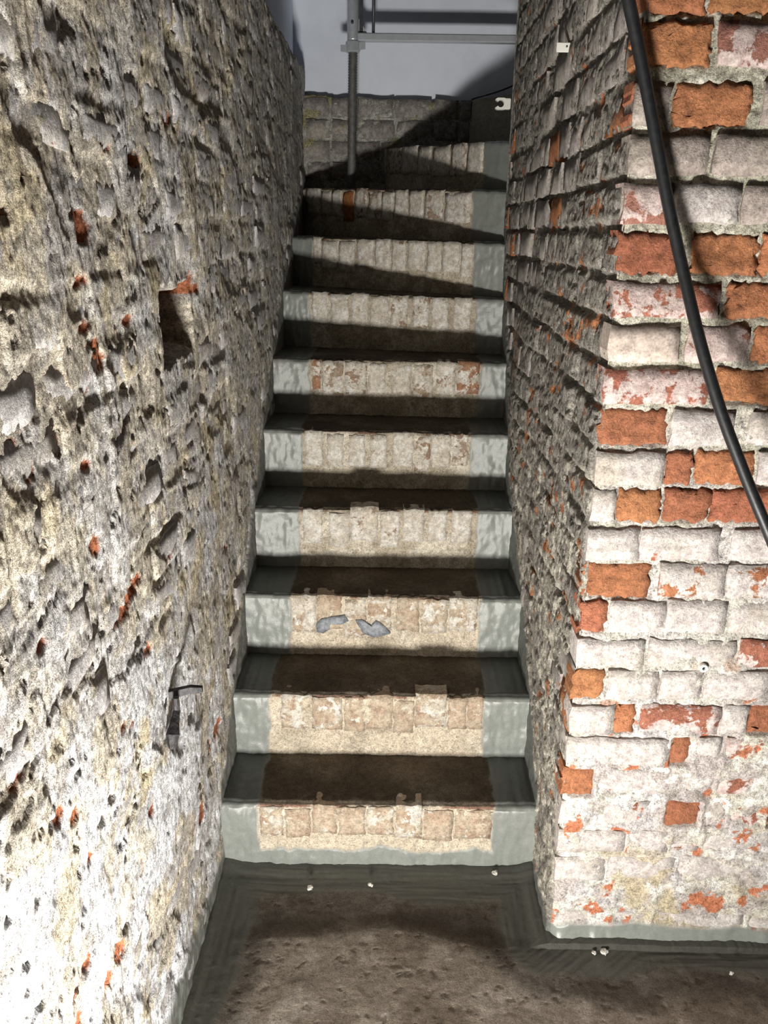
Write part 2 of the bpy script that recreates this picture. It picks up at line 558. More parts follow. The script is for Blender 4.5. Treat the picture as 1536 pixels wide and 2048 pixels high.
# ================================================================== wall_front (right of the stair)
def build_front():
    rects, bricks = [], []
    rnd = random.Random(3)
    for (y0, y1, row) in FRONT:
        for (x0, x1, kd) in row:
            p, q = on_y(x0, (y0 + y1) / 2, YF), on_y(x1, (y0 + y1) / 2, YF)
            cx = min((x0 + x1) / 2, 1500)
            zlo, zhi = on_y(cx, y1, YF)[2], on_y(cx, y0, YF)[2]
            dep = KIND[kd][2] + rnd.uniform(-.002, .002)
            bricks.append((.4075 if p[0] < .445 else p[0], q[0], zlo, zhi, dep, kd))
    # the courses the photograph only half shows: on past the frame and above it
    right = [(on_y(max(r[1] for r in row), (y0 + y1) / 2, YF)[0], on_y(1520, y1, YF)[2], on_y(1520, y0, YF)[2])
             for (y0, y1, row) in FRONT]
    for (zl, zh) in TOP_Z[:3]:
        x = .43
        while x < 1.5:
            w = rnd.choice((.105, .215))
            bricks.append((x, x + w, zl, zh, 0, rnd.choice('OWPG')))
            x += w + .012
    for (zl, zh) in LOW_Z[1:-1]:
        x = .425
        while x < 1.0:
            w = rnd.choice((.105, .215, .215))
            bricks.append((x, x + w, zl, zh, -.002, 'W'))
            x += w + .012
    for (x1, zl, zh) in right:
        x = x1 + .012
        while x < 1.45:
            w = rnd.choice((.105, .215))
            bricks.append((x, x + w, zl, zh, 0, rnd.choice('OWWVR')))
            x += w + .012
    a = axis_spacing(.412, 1.60, lambda x: .0034 if x < 1.0 else .012)
    b = axis_spacing(-.03, 2.35, lambda z: .0036 if z < 2.05 else .01)
    A, B = np.meshgrid(a, b, indexing='ij')
    D = depth_map(a, b, [(x0, x1, z0, z1, d - (.011 if k in 'Oo' else .0055)) for (x0, x1, z0, z1, d, k) in bricks], -.007)
    D = blur(D, 2)
    low = sstep(1.15, .25, B)
    inb = blur(depth_map(a, b, [(x0, x1, z0, z1, 1.) for (x0, x1, z0, z1, d, k) in bricks], 0.), 2)
    hard = blur(depth_map(a, b, [(x0, x1, z0, z1, 1. if k in 'Oo' else 0.) for (x0, x1, z0, z1, d, k) in bricks], 0.), 1)
    D = D + low * .0075 * (1 - inb)
    D = D + low * .0085 * sstep(-.35, .35, fbm(A, B, .13, 3, 5)) * (1 - hard) + (1 - low) * .003 * fbm(A, B, .09, 3, 6) * (1 - .8 * inb)
    D = D + .0045 * sstep(.56, .34, B) * (1 - hard) * sstep(-.6, 0, fbm(A, B, .10, 3, 7))
    H = D + .0024 * fbm(A, B, .030, 4, 8) * (1 - .6 * inb) + .0012 * fbm(A, B, .009, 3, 9)
    H = H - .006 * sstep(.45, .8, fbm(A, B, .03, 3, 77)) * (1 - low * .6)
    band = .050 + .012 * fbm(A, B, .10, 3, 12)
    cem = sstep(band + .006, band - .006, B)
    H = H * (1 - cem) + cem * (.006 + .0035 * fbm(A, B * .4, .05, 3, 14) + .010 * sstep(.035, 0, B))
    edge = np.clip((A - .412) / .018, 0, 1)
    H = H * edge - .009 * (1 - edge) ** 2
    mort = np.array((.43, .41, .33))
    C = np.ones(A.shape + (3,)) * mort
    C = mix(C, (.56, .53, .45), sstep(-.1, .5, fbm(A, B, .05, 4, 20)))
    wl = sstep(.95, .55, B + .1 * fbm(A, B, .2, 2, 22))
    wash = np.ones(C.shape) * np.array((.50, .445, .425))
    wash = mix(wash, (.64, .60, .52), sstep(-.15, .35, fbm(A, B, .06, 4, 23)))
    wash = mix(wash, (.55, .52, .53), sstep(.0, .35, fbm(A, B, .10, 4, 28)) * .8)
    wash = mix(wash, (.76, .735, .69), sstep(.25, .45, fbm(A, B, .045, 4, 29)))
    wash = mix(wash, (.36, .32, .27), sstep(.35, .6, fbm(A, B * 1.8, .05, 4, 26)) * .6)
    wash = mix(wash, (.55, .46, .30), sstep(.1, .6, fbm(A, B, .09, 4, 24)) * sstep(.40, .15, B) * .8)
    wash = mix(wash, (.52, .19, .10), sstep(.60, .66, fbm(A, B, .045, 4, 25)))
    mid = sstep(1.5, .9, B) * sstep(-.05, .25, fbm(A, B, .11, 4, 27))
    C = mix(C, (.62, .575, .55), mid * (1 - wl))
    C = mix(C, (.66, .62, .58), sstep(1.25, .8, B) * (1 - wl) * .6)
    C = C * (1 - wl[..., None]) + wash * wl[..., None]
    C = mix(C, CEMENT * 1.03, cem)
    sm = .12 * wl + cem
    o = link('wall_front', grid_mesh('wall_front', W_FRONT.P(A, B, H), rgba(C, sm), True, False), M_FRONT)
    structure(o, 'limewashed brick wall to the right of the stair, orange spalled bricks showing')
    for i, (x0, x1, z0, z1, d, kd) in enumerate(bricks):
        base, wa, _, rel = KIND[kd]
        v = rnd.uniform(.85, 1.12)
        big = kd in 'Oo'
        j = rnd.uniform(-.03, .03)
        nx = max(4, int((x1 - x0) / (.009 if big else .02)))
        if x0 > 1.0:
            nx, big = 4, False
        ny = 8 if big else 3
        put_brick(W_FRONT, (x0, x1, z0, z1), d, {'G': M_BDULL, 'P': M_BPINK, 'R': M_BPINK, 'B': M_BBEIGE}.get(kd, M_BFRONT), o,
                  (base[0] * v, base[1] * v * (1 + j * 2), base[2] * v, wa + rnd.uniform(-.05, .05)),
                  nx=nx, ny=ny, rough=rel, edge=.005 if big else .0025, jit=.0048 if big else .003,
                  depth=.06, seed=100 + i, tilt=.002)
    return o


wall_front = build_front()


# ================================================================== wall_right (stair wall on the right)
def build_right():
    rnd = random.Random(21)
    bricks = []
    for ci, (zl, zh) in enumerate(ALL_Z):
        y = YF + .012
        first = True
        while y < YE - .02:
            w = rnd.choice((.105, .105, .215, .16, .07))
            if first:
                w = .105 if ci % 2 else .20
                first = False
            y1 = min(y + w, YE)
            side = stair_height((y + y1) / 2, 1)
            if zh > side - .02 and zl < 2.62:
                bricks.append((y, y1, zl + rnd.uniform(-.003, .003), zh + rnd.uniform(-.003, .003),
                               rnd.uniform(-.003, .003) + (.005 if rnd.random() < .10 else 0)))
            y = y1 + .007
    a = axis_spacing(YF + .004, YE, lambda y: .0042 + .0016 * (y - YF))
    b = axis_spacing(-.03, 2.70, lambda z: .0050)
    A, B = np.meshgrid(a, b, indexing='ij')
    D = depth_map(a, b, [(x0, x1, z0, z1, d - .0025) for (x0, x1, z0, z1, d) in bricks], -.017 * (.55 + .6 * fbm(A, B, .12, 3, 39)))
    D = blur(D, 1)
    low = sstep(1.35, .8, B + .15 * fbm(A, B, .3, 2, 40))
    flush = low * (.55 + .45 * fbm(A, B, .12, 3, 41))
    D = D * (1 - .6 * np.clip(flush, 0, 1)) + .004 * np.clip(flush, 0, 1)
    H = D + .0035 * fbm(A, B, .030, 4, 42) + .0022 * fbm(A, B, .010, 3, 43) + .007 * fbm(A, B, .45, 2, 44)
    H = H - .009 * sstep(.40, .8, fbm(A, B * 1.5, .035, 3, 45))
    bulge = .018 * np.exp(-((A - 2.5) / .25) ** 2) * sstep(1.6, 1.2, B)
    H = H + bulge
    top = B - stair_height(A, 1)
    diag = B - np.interp(A, [n[2] for n in NOSES], [n[3] for n in NOSES], left=0)
    lim = .035 + .014 * fbm(A, B, .08, 3, 46)
    cem = np.maximum(sstep(lim + .01, lim - .005, top), sstep(.018, .004, diag + .012 * fbm(A, B, .04, 3, 49)))
    H = H * (1 - cem) + cem * (.004 + .002 * fbm(A, B, .03, 3, 47) + bulge)
    edge = np.clip((A - (YF + .004)) / .012, 0, 1)
    H = H * edge - .006 * (1 - edge) ** 2
    C = np.ones(A.shape + (3,)) * np.array((.27, .25, .225))
    C = mix(C, (.42, .39, .33), sstep(-.1, .4, fbm(A, B, .05, 4, 50)) * (.35 + .65 * low))
    C = mix(C, (.62, .58, .50), sstep(.1, .5, fbm(A, B, .028, 4, 51)) * (.25 + .75 * low))
    C = mix(C, (.40, .17, .08), sstep(.66, .74, fbm(A, B, .05, 4, 52)))
    C = mix(C, CEMENT * .65, cem)
    o = link('wall_right', grid_mesh('wall_right', W_RIGHT.P(A, B, H), rgba(C, cem * .5), True, True), M_RIGHT)
    structure(o, 'uneven brick stair wall on the right, grey bricks in deep shadowed joints')
    n = 0
    sel = []
    for r in bricks:
        z = (r[2] + r[3]) / 2
        p = 0.92 if z > 1.3 else .62
        if rnd.random() < p:
            sel.append(r)
    sel.sort(key=lambda r: -(r[3] - r[2]) / (.4 + r[0]))
    rest = sel[298:]
    for i, (y0, y1, z0, z1, d) in enumerate(sel[:298]):
        t = rnd.random()
        orange = t < .10
        z = (z0 + z1) / 2
        bul = .018 * math.exp(-(((y0 + y1) / 2 - 2.5) / .25) ** 2) * (1 if z < 1.3 else 0)
        base = (.46, .185, .08) if orange else (.26 + .1 * t, .17 + .04 * t, .15)
        wa = rnd.uniform(.25, .5) if orange else rnd.uniform(.72, .98)
        put_brick(W_RIGHT, (y0, y1, z0, z1), d + bul, M_BGREY, o, (*base, wa), nx=4, ny=2,
                  rough=.0025, edge=.003, jit=.005, depth=.05, seed=700 + i, tilt=.002)
    # the end of the wall, where the stair turns
    e = structure(link('wall_right_end', None, None))
    e.location = (XR + .05, YE, 1.9)
    u = np.linspace(0, .9, 40)
    v = np.linspace(1.2, 2.70, 120)
    U, V = np.meshgrid(u, v, indexing='ij')
    Pp = np.stack([XR - .004 + U, YE + .006 * fbm(U, V, .05, 3, 60) - .01 * sstep(.02, 0, U), V], -1)
    Cc = np.ones(U.shape + (3,)) * np.array((.27, .25, .225))
    bpy.data.objects.remove(e)
    e = structure(link('wall_right_end', grid_mesh('wall_right_end', Pp, rgba(Cc, U * 0), True, True), M_RIGHT))
    return o


wall_right = build_right()

# ================================================================== wall_left
HOLE = [on_x(px, py, XL) for px, py in ((338, 585), (392, 570), (392, 705), (334, 712))]
HY0, HY1 = min(p[1] for p in HOLE), max(p[1] for p in HOLE)
HZ0, HZ1 = on_x(362, 712, XL)[2], on_x(362, 580, XL)[2]
LEDGE_Z = on_x(575, 75, XL)[2]
LEDGE = [on_x(530, 0, XL), on_x(618, 150, XL)]
CHIPS = [(175, 455, 16, 34), (213, 285, 10, 22), (280, 322, 14, 16), (170, 562, 16, 12), (180, 655, 14, 12),
         (205, 722, 12, 24), (55, 795, 22, 20), (180, 760, 8, 28), (118, 760, 18, 18), (335, 235, 8, 14),
         (262, 640, 8, 12), (30, 895, 12, 20), (120, 890, 8, 22), (68, 945, 10, 18), (178, 930, 8, 10),
         (197, 1090, 10, 26), (345, 1098, 10, 22), (350, 1080, 6, 10), (272, 1190, 16, 16), (255, 1230, 16, 12),
         (283, 1165, 12, 14), (300, 1300, 8, 14), (83, 1290, 14, 14), (30, 1540, 22, 34), (250, 1455, 7, 8),
         (268, 1448, 6, 6), (304, 1610, 7, 24), (436, 1455, 6, 18), (420, 1495, 5, 10), (400, 1625, 6, 24),
         (285, 1735, 7, 16), (185, 1715, 8, 14), (248, 1905, 10, 18), (183, 1920, 10, 16), (230, 1965, 8, 14),
         (160, 1982, 14, 10), (168, 2035, 10, 20), (287, 1870, 8, 16), (398, 578, 8, 10), (200, 690, 10, 12),
         (390, 560, 8, 16), (455, 1105, 6, 12), (8, 430, 10, 14), (120, 1630, 12, 22), (150, 1630, 10, 16)]


def build_left():
    rnd = random.Random(33)
    bricks = []
    for ci, (zl, zh) in enumerate(ALL_Z):
        if zl > LEDGE_Z - .02:
            continue
        zh = min(zh, LEDGE_Z - .02)
        y = .30 + rnd.uniform(0, .2)
        while y < YB - .03:
            w = rnd.choice((.215, .215, .105, .16))
            y1 = min(y + w, YB - .01)
            drop = rnd.uniform(-.012, .012)
            ok = zh > stair_height((y + y1) / 2, 0) + .03
            if y1 > HY0 - .005 and y < HY1 + .005 and zh + drop > HZ0 - .01 and zl + drop < HZ1 + .01:
                ok = False
            if ok:
                bricks.append((y, y1, zl + drop, zh + drop, rnd.uniform(-.004, .004)))
            y = y1 + .013
    a = axis_spacing(.28, YB + .02, lambda y: max(.0030, .0023 * (y + .35)))
    b = axis_spacing(-.03, LEDGE_Z + .012, lambda z: .0048)
    A, B = np.meshgrid(a, b, indexing='ij')
    D = depth_map(a, b, [(x0, x1, z0, z1, d - .0035) for (x0, x1, z0, z1, d) in bricks], -.009 * (.6 + .7 * fbm(A, B, .2, 3, 59)))
    D = blur(D, 2)
    # old render still fills the joints in large areas
    cov = sstep(-.30, .30, fbm(A, B, .33, 3, 60) + .25 * sstep(1.3, .3, B) - .38 * sstep(.8, 1.0, B) * sstep(1.75, 1.5, B) * sstep(2.3, 1.7, A))
    D = D * (1 - .7 * cov) + cov * (.002 + .003 * fbm(A, B, .14, 3, 61))
    cr = fbm(A, B, .026, 4, 62)
    H = D + .0011 * cr + .0014 * fbm(A, B, .009, 3, 63) + .006 * fbm(A, B, .5, 2, 64)
    H = H - .008 * sstep(.55, .9, fbm(A * .8, B * 1.2, .026, 4, 65))
    # ledges where whole flakes of render have come off
    fl = fbm(A, B * 1.3, .22, 3, 66)
    H = H - .0045 * sstep(.16, .19, fl + .06 * cr)
    # a square socket left by a joist
    yy, zz = A, B + .012 * fbm(A, B, .05, 3, 67)
    jag = .010 * fbm(A, B, .04, 3, 68)
    hole = np.minimum(np.minimum(sstep(HY0 - .004, HY0 + .006, yy + jag), sstep(HY1 + .004, HY1 - .006, yy + jag)),
                      np.minimum(sstep(HZ0 - .006, HZ0 + .010, zz), sstep(HZ1 + .006, HZ1 - .010, zz)))
    H = H - .115 * hole
    low = B - stair_height(A, 0)
    lim = .045 + .016 * fbm(A, B, .09, 3, 69) + .05 * sstep(1.75, 1.3, A)
    diag = B - np.interp(A, [n[0] for n in NOSES], [n[1] for n in NOSES], left=0)
    cem = np.maximum(sstep(lim + .012, lim - .006, low), sstep(.022, .006, diag + .014 * fbm(A, B, .04, 3, 70)))
    H = H * (1 - cem) + cem * (.005 + .0022 * fbm(A, B, .03, 3, 71))
    # top: the brick face stops at a ragged ledge
    rag = LEDGE_Z + .012 * fbm(A, B * 0, .12, 4, 72)
    over = sstep(rag - .006, rag + .006, B)
    H = H * (1 - over) - .085 * over
    C = np.ones(A.shape + (3,)) * np.array((.50, .455, .385))
    C = mix(C, (.68, .61, .495), sstep(-.15, .35, fbm(A, B, .05, 4, 80)))
    C = mix(C, (.52, .505, .50), sstep(-.05, .3, fbm(A, B, .09, 4, 81)) * .8)
    white = sstep(1.25, .55, B) * sstep(2.4, 1.2, A)
    C = mix(C, (.74, .745, .775), sstep(.02, .30, fbm(A, B, .10, 4, 82) + .35 * white - .12) * (.35 + .65 * white))
    C = mix(C, (.62, .52, .32), sstep(.30, .65, fbm(A, B, .10, 4, 83)) * .55)
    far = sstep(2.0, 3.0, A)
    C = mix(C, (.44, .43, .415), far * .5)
    C = mix(C, (.17, .13, .09), sstep(.45, .75, fbm(A, B, .03, 3, 84)) * .45)
    for (px, py, rw, rh) in CHIPS:
        p = on_x(px, py, XL)
        if p[1] < .3:
            continue
        zc = (p - CAM) @ FW
        ry = abs(on_x(px + rw, py, XL)[1] - p[1])
        rz = rh * zc / F_PX
        dd = ((A - p[1]) / ry) ** 2 + ((B - p[2]) / rz) ** 2 + .6 * fbm(A, B, .012, 3, int(px))
        m = sstep(1.15, .85, dd)
        C = mix(C, (.44, .155, .075), m)
        H = H - .004 * m
    C = mix(C, (.20, .12, .08), hole * .8)
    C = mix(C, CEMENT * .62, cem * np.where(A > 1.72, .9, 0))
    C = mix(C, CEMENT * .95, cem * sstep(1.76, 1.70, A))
    C = mix(C, (.30, .285, .27), over)
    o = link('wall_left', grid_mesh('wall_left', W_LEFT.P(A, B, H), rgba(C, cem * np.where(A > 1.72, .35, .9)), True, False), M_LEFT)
    structure(o, 'rough brick stair wall on the left under crumbling old render')
    vis = []
    Hs = blur(H, 3)
    for r in bricks:
        ym, zm = (r[0] + r[1]) / 2, (r[2] + r[3]) / 2
        i, j = min(np.searchsorted(a, ym), len(a) - 1), min(np.searchsorted(b, zm), len(b) - 1)
        if cov[i, j] < .75 or rnd.random() < .25:
            i0, i1 = np.searchsorted(a, (r[0] + .01, r[1] - .01))
            j0, j1 = np.searchsorted(b, (r[2] + .008, r[3] - .008))
            vis.append((r, float(np.percentile(Hs[i0:i1 + 1, j0:j1 + 1], 58)), cov[i, j]))
    vis.sort(key=lambda v: v[0][0])
    for i, ((y0, y1, z0, z1, d), h, cv) in enumerate(vis[:295]):
        t = rnd.random()
        base = (.44 + .06 * t, .17, .09)
        put_brick(W_LEFT, (y0 + .006, y1 - .006, z0 + .004, z1 - .004), h + rnd.uniform(-.0012, .0015) - (.0012 if z1 < .95 else 0), M_BLEFT, o,
                  (*base, rnd.uniform(.80, 1.0)), nx=6, ny=3, rough=.0022, edge=.004, jit=.005, depth=.05,
                  seed=1500 + i, tilt=.0015)
    return o


wall_left = build_left()


# ================================================================== back of the stairwell
def build_back():
    zt_ = on_y(760, 192, YB)[2]
    x0, x1 = XL - .05, 1.45
    a = axis_spacing(x0, x1, lambda x: .008 if x < .55 else .02)
    b = axis_spacing(1.45, zt_ + .02, lambda z: .007)
    A, B = np.meshgrid(a, b, indexing='ij')
    rag = zt_ + .012 * fbm(A, B * 0, .10, 4, 90) - .02 * sstep(-.2, .3, A)
    over = sstep(rag - .006, rag + .004, B)
    rnd = random.Random(5)
    bricks = []
    z = zt_ - .012
    k = 0
    while z > 1.6:
        x = x0 + .06 * (k % 2)
        while x < .62:
            w = rnd.choice((.215, .105, .16))
            bricks.append((x, min(x + w, .66), z - .075, z, rnd.uniform(-.003, .004)))
            x += w + .012
        z -= .088
        k += 1
    D = blur(depth_map(a, b, [(p, q, r, s, d - .003) for (p, q, r, s, d) in bricks], -.008), 1)
    H = D + .003 * fbm(A, B, .05, 4, 91)
    H = H * (1 - over) - .06 * over
    C = np.ones(A.shape + (3,)) * np.array((.36, .35, .31))
    C = mix(C, (.50, .49, .46), sstep(0, .4, fbm(A, B, .06, 4, 92)))
    C = mix(C, (.36, .33, .19), sstep(.15, .5, fbm(A, B, .10, 3, 93)))
    C = mix(C, (.28, .28, .28), over)
    o = structure(link('wall_back', grid_mesh('wall_back', W_BACK.P(A, B, H), rgba(C, over * 0), True, False), M_RIGHT),
                  'low brick wall at the back of the stair, under the white plaster')
    pal = [((.30, .17, .13), .95), ((.34, .2, .15), .99), ((.30, .19, .16), .72), ((.4, .3, .2), .97), ((.4, .36, .22), .7)]
    for i, (p, q, r, s, d) in enumerate(bricks):
        base, wa = rnd.choice(pal)
        put_brick(W_BACK, (p, q, r, s), d, M_BGREY, o, (*base, wa), nx=4, ny=2, rough=.002, edge=.003, jit=.004,
                  depth=.04, seed=2600 + i)
    # white plaster above, set back from the brick
    ap = np.linspace(x0 - .02, x1, 60)
    bp = np.linspace(zt_ - .12, 3.1, 60)
    A, B = np.meshgrid(ap, bp, indexing='ij')
    P = W_BACK.P(A, B, -.050 + .003 * fbm(A, B, .5, 2, 95))
    structure(link('wall_back_upper', grid_mesh('wall_back_upper', P, None, True, False), M_PLASTER),
              'smooth white plastered wall above the back of the stair')
    # plaster above the ledge of the left wall
    ap = np.linspace(.28, YB + .06, 90)
    bp = np.linspace(LEDGE_Z - .15, 3.1, 40)
    A, B = np.meshgrid(ap, bp, indexing='ij')
    P = W_LEFT.P(A, B, -.052 + .003 * fbm(A, B, .5, 2, 96))
    structure(link('wall_left_upper', grid_mesh('wall_left_upper', P, None, True, False), M_PLASTER),
              'smooth white plaster set back above the left stair wall')
    return o


wall_back = build_back()

# ================================================================== the stair
stair = bpy.data.objects.new('brick_staircase', None)
COL.objects.link(stair)
stair.location = (0, 1.75, 0)
thing(stair, 'narrow steep brick staircase with grey cement patched ends and black unlit treads', 'staircase')

# brick-on-edge faces, pixels: (cement end, [bricks], cement start, lower edge of the brick, kind)
def _row(x0, sc, cl, xs, cr):
    return (x0 + cl / sc, [(x0 + p / sc, x0 + q / sc) for p, q in xs], x0 + cr / sc)


RISERS = [
    _row(420, 2.194, 215, [(222, 322), (330, 440), (450, 556), (566, 680), (690, 805), (812, 930), (938, 1065), (1072, 1235)], 1242),
    _row(420, 2.194, 262, [(312, 440), (450, 582), (590, 678), (688, 800), (806, 897), (900, 1036), (1044, 1124), (1130, 1198)], 1202),
    _row(460, 2.4, 290, [(298, 410), (416, 540), (550, 655), (662, 772), (798, 908), (916, 1045), (1052, 1188)], 1195),
    _row(460, 2.4, 335, [(350, 445), (475, 573), (580, 712), (720, 815), (828, 930), (948, 1040), (1062, 1160)], 1185),
    _row(460, 2.4, 345, [(360, 443), (465, 543), (570, 648), (675, 752), (780, 880), (888, 960), (968, 1060), (1068, 1140)], 1150),
    _row(480, 2.477, 348, [(358, 400), (408, 512), (522, 628), (636, 722), (752, 846), (860, 955), (972, 1066), (1076, 1184)], 1190),
    _row(480, 2.477, 346, [(358, 435), (450, 540), (552, 635), (646, 735), (746, 832), (855, 940), (950, 1032), (1060, 1145)], 1165),
    _row(480, 2.477, 362, [(366, 402), (408, 480), (492, 570), (580, 662), (670, 745), (752, 822), (832, 920), (928, 1000), (1006, 1090), (1096, 1152)], 1155),
    _row(480, 2.477, 300, [(330, 400), (406, 452), (458, 508), (514, 564), (570, 632), (638, 700), (706, 760), (768, 830), (838, 910), (918, 1008), (1016, 1145)], 1150),
    _row(480, 2.477, 300, [(640, 730), (738, 800), (808, 880), (888, 950), (958, 1040), (1048, 1120), (1128, 1205)], 1210),
]
STEP_LABEL = None


def step_lines(k, x):
    """nosing (y, z) of step k (0-based) at x; the last two are the winders round the corner"""
    if k < 9:
        return nose_yz(k, x)
    if k == 9:
        t = (x + .04) / (.409 + .04)
        return 4.06 + (3.26 - 4.06) * t, z10l + (z10 - z10l) * t


def build_step(k):
    zn_mid = step_lines(k, 0.)[1]
    x0, x1 = (XL - .02, XR + .02)
    if k == 9:
        x0 = -.05
    if k >= 7:
        x1 = XR + .004 if k < 9 else .60
    nx = int((x1 - x0) / .005)
    x = np.linspace(x0, x1, nx)
    yn, zn = step_lines(k, x)
    # where the next riser stands
    if k < 9:
        yb, _ = step_lines(k + 1, x)
        if k == 8:
            yb = np.minimum(np.maximum(yb, yn + .02), YB + .03)
            yb = np.where(x < -.04, YB + .03, yb)
        yb = yb + .03
    else:
        yb = np.full_like(x, YB + .03)
    if k == 0:
        zb_ = np.full_like(x, -.02)
    else:
        yp, zp = step_lines(k - 1, x) if k < 9 else step_lines(8, x)
        zb_ = zp - .02
    nt_, nr = 40, 40
    t = np.concatenate([np.linspace(1, .08, nt_ - 6), np.linspace(.06, 0, 6)])
    U = np.repeat(x[:, None], nt_ + nr, 1)
    Y = np.empty_like(U)
    Z = np.empty_like(U)
    Y[:, :nt_] = yn[:, None] + (yb - yn)[:, None] * t[None]
    Z[:, :nt_] = zn[:, None]
    s = np.concatenate([np.linspace(.02, .06, 6), np.linspace(.09, 1, nr - 6)])
    Y[:, nt_:] = yn[:, None] + .004 * s[None] - .002
    Z[:, nt_:] = zn[:, None] + (zb_ - zn)[:, None] * s[None]
    tread = np.zeros_like(U, bool)
    tread[:, :nt_] = True
    # worn, ragged arris
    dn = np.where(tread, np.abs(Y - yn[:, None]), np.abs(Z - zn[:, None]))
    rr = .007 * sstep(.016, 0, dn) * (.6 + .8 * np.abs(fbm(U, U * 0 + k * 3.1, .05, 4, 120 + k)))
    Z = Z - rr * .8
    Y = Y + rr * .8
    seed = 130 + 7 * k
    row = RISERS[k]
    yc = float(np.mean(yn))

    def x_at(px):
        if k == 9:
            yy_ = 3.72
        else:
            yy_ = yc
        q = on_y(px, 500, yy_)
        for _ in range(4):
            yy_ = float(step_lines(k, np.array(q[0]))[0])
            zz_ = float(step_lines(k, np.array(q[0]))[1]) - .06
            # pixel row of that height
            v = np.array([q[0], yy_, zz_]) - CAM
            py = 1024 + F_PX * (v @ DC) / (v @ FW)
            q = on_y(px, py, yy_)
        return float(q[0])

    cl, cr = x_at(row[0]), x_at(row[2])
    zz = Z - zn[:, None]
    wig = .006 * fbm(U, Z + Y, .05, 4, seed)
    cem = np.maximum(sstep(cl + .003, cl - .003, U + wig), sstep(cr - .003, cr + .003, U + wig))
    if k == 0:
        hz = Z - (.055 + .012 * fbm(U, Z, .06, 4, 141))
        cem = np.maximum(cem, np.where(tread, 0, sstep(.004, -.004, hz)))
    n_ = .0022 * fbm(U, np.where(tread, Y, Z), .05, 4, seed + 1) + .0014 * fbm(U, np.where(tread, Y, Z), .014, 3, seed + 2)
    n_ = n_ * (1 - .55 * cem) + cem * .003
    n_ = n_ + cem * (.0036 * fbm(U, Z * .7, .04, 3, seed + 3) * .7 + .0014 * fbm(U, Z * .25, .010, 2, seed + 9))
    Y = np.where(tread, Y, Y - n_)
    Z = np.where(tread, Z + n_ * .7, Z)
    mid = np.array((.46, .40, .31))
    C = np.ones(U.shape + (3,)) * mid
    C = mix(C, (.62, .56, .46), sstep(-.1, .4, fbm(U, Z + Y, .06, 4, seed + 4)))
    C = mix(C, (.36, .30, .22), sstep(.1, .5, fbm(U, Z - Y, .05, 4, seed + 5)) * .7)
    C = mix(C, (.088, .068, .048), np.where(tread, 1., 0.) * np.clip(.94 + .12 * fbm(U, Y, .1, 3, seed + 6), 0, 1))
    if k < 3:   # the lowest faces carry a cream plaster skin
        C = mix(C, (.62, .53, .415), np.where(tread, 0, .75) * sstep(-.5, .1, fbm(U, Z, .09, 3, seed + 7)))
    # broken clay along the arris
    C = mix(C, (.23, .09, .06), sstep(.014, .006, dn) * np.where(tread, 0, 1) * sstep(0, .2, fbm(U, U * 0 + 5, .07, 3, seed + 8)) * .8)
    C = mix(C, CEMENT * 1.05, cem)
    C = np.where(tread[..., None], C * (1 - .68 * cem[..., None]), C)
    P = np.stack([U, Y, Z], -1)
    P = P - np.array((0, 1.75, 0))
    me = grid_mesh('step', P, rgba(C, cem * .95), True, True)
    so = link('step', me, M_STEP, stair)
    # bricks on edge
    rnd = random.Random(50 + k)
    for i, (p, q) in enumerate(row[1]):
        xa, xb = x_at(p), x_at(q)
        xm = (xa + xb) / 2
        ym, zm = [float(v) for v in step_lines(k, np.array(xm))]
        ya, yb_ = float(step_lines(k, np.array(xa))[0]), float(step_lines(k, np.array(xb))[0])
        ax = np.array([xb - xa, yb_ - ya, 0])
        L_ = np.linalg.norm(ax)
        ax /= L_
        nrm = np.array([ax[1], -ax[0], 0])
        W = Wall((xa, ya - 0, 0), ax, (0, 0, 1), nrm)
        hgt = rnd.uniform(.100, .118) if k else rnd.uniform(.085, .10)
        top = zm - rnd.choice((.001, .004, .008, .014))
        pro = .0050 if k > 2 else .0040
        if k == 3 and i == 2 or k == 1 and i == 5:
            top, pro = zm + .008, .006
        base, wa = (.40, .32, .24), rnd.choice((.60, .70, .85, .95))
        if k in (0, 1, 2):
            base, wa = (.58, .49, .375), rnd.uniform(.25, .6)
        if k == 8 and i == 3:
            base, wa = (.42, .17, .06), .02
        if k == 5 and i in (0, 7):
            base, wa = (.42, .24, .15), .5
        o = put_brick(W, (0, L_, top - hgt, top), pro, M_BSTEP, so, (*base, wa), nx=5, ny=6, rough=.0018,
                      edge=.0017, jit=.0028, depth=.05, seed=3000 + 20 * k + i, tilt=.001)
        o.location = Vector(o.location) - Vector((0, 1.75, 0))
    return so


steps = [build_step(k) for k in range(10)]


# two further winders, going up to the right behind the end of the wall
def winder(pts, z0, z1):
    V = [(x, y, z0) for x, y in pts] + [(x, y, z1) for x, y in pts]
    n = len(pts)
    Fc = [tuple(range(n))[::-1], tuple(range(n, 2 * n))] + [(i, (i + 1) % n, n + (i + 1) % n, n + i) for i in range(n)]
    V = [(x, y - 1.75, z) for x, y, z in V]
    me = pymesh('step', V, Fc)
    a = me.color_attributes.new('Col', 'FLOAT_COLOR', 'POINT')
    a.data.foreach_set('color', np.tile(np.array((.40, .36, .29, .3), np.float32), len(V)))
    return link('step', me, M_STEP, stair)


zw = on_y(945, 200, YB - .02)[2]
winder([(.335, YB + .03), (.335, YB - .01), (.62, 3.70), (1.10, 3.70), (1.10, YB + .03)], z10 - .1, zw)


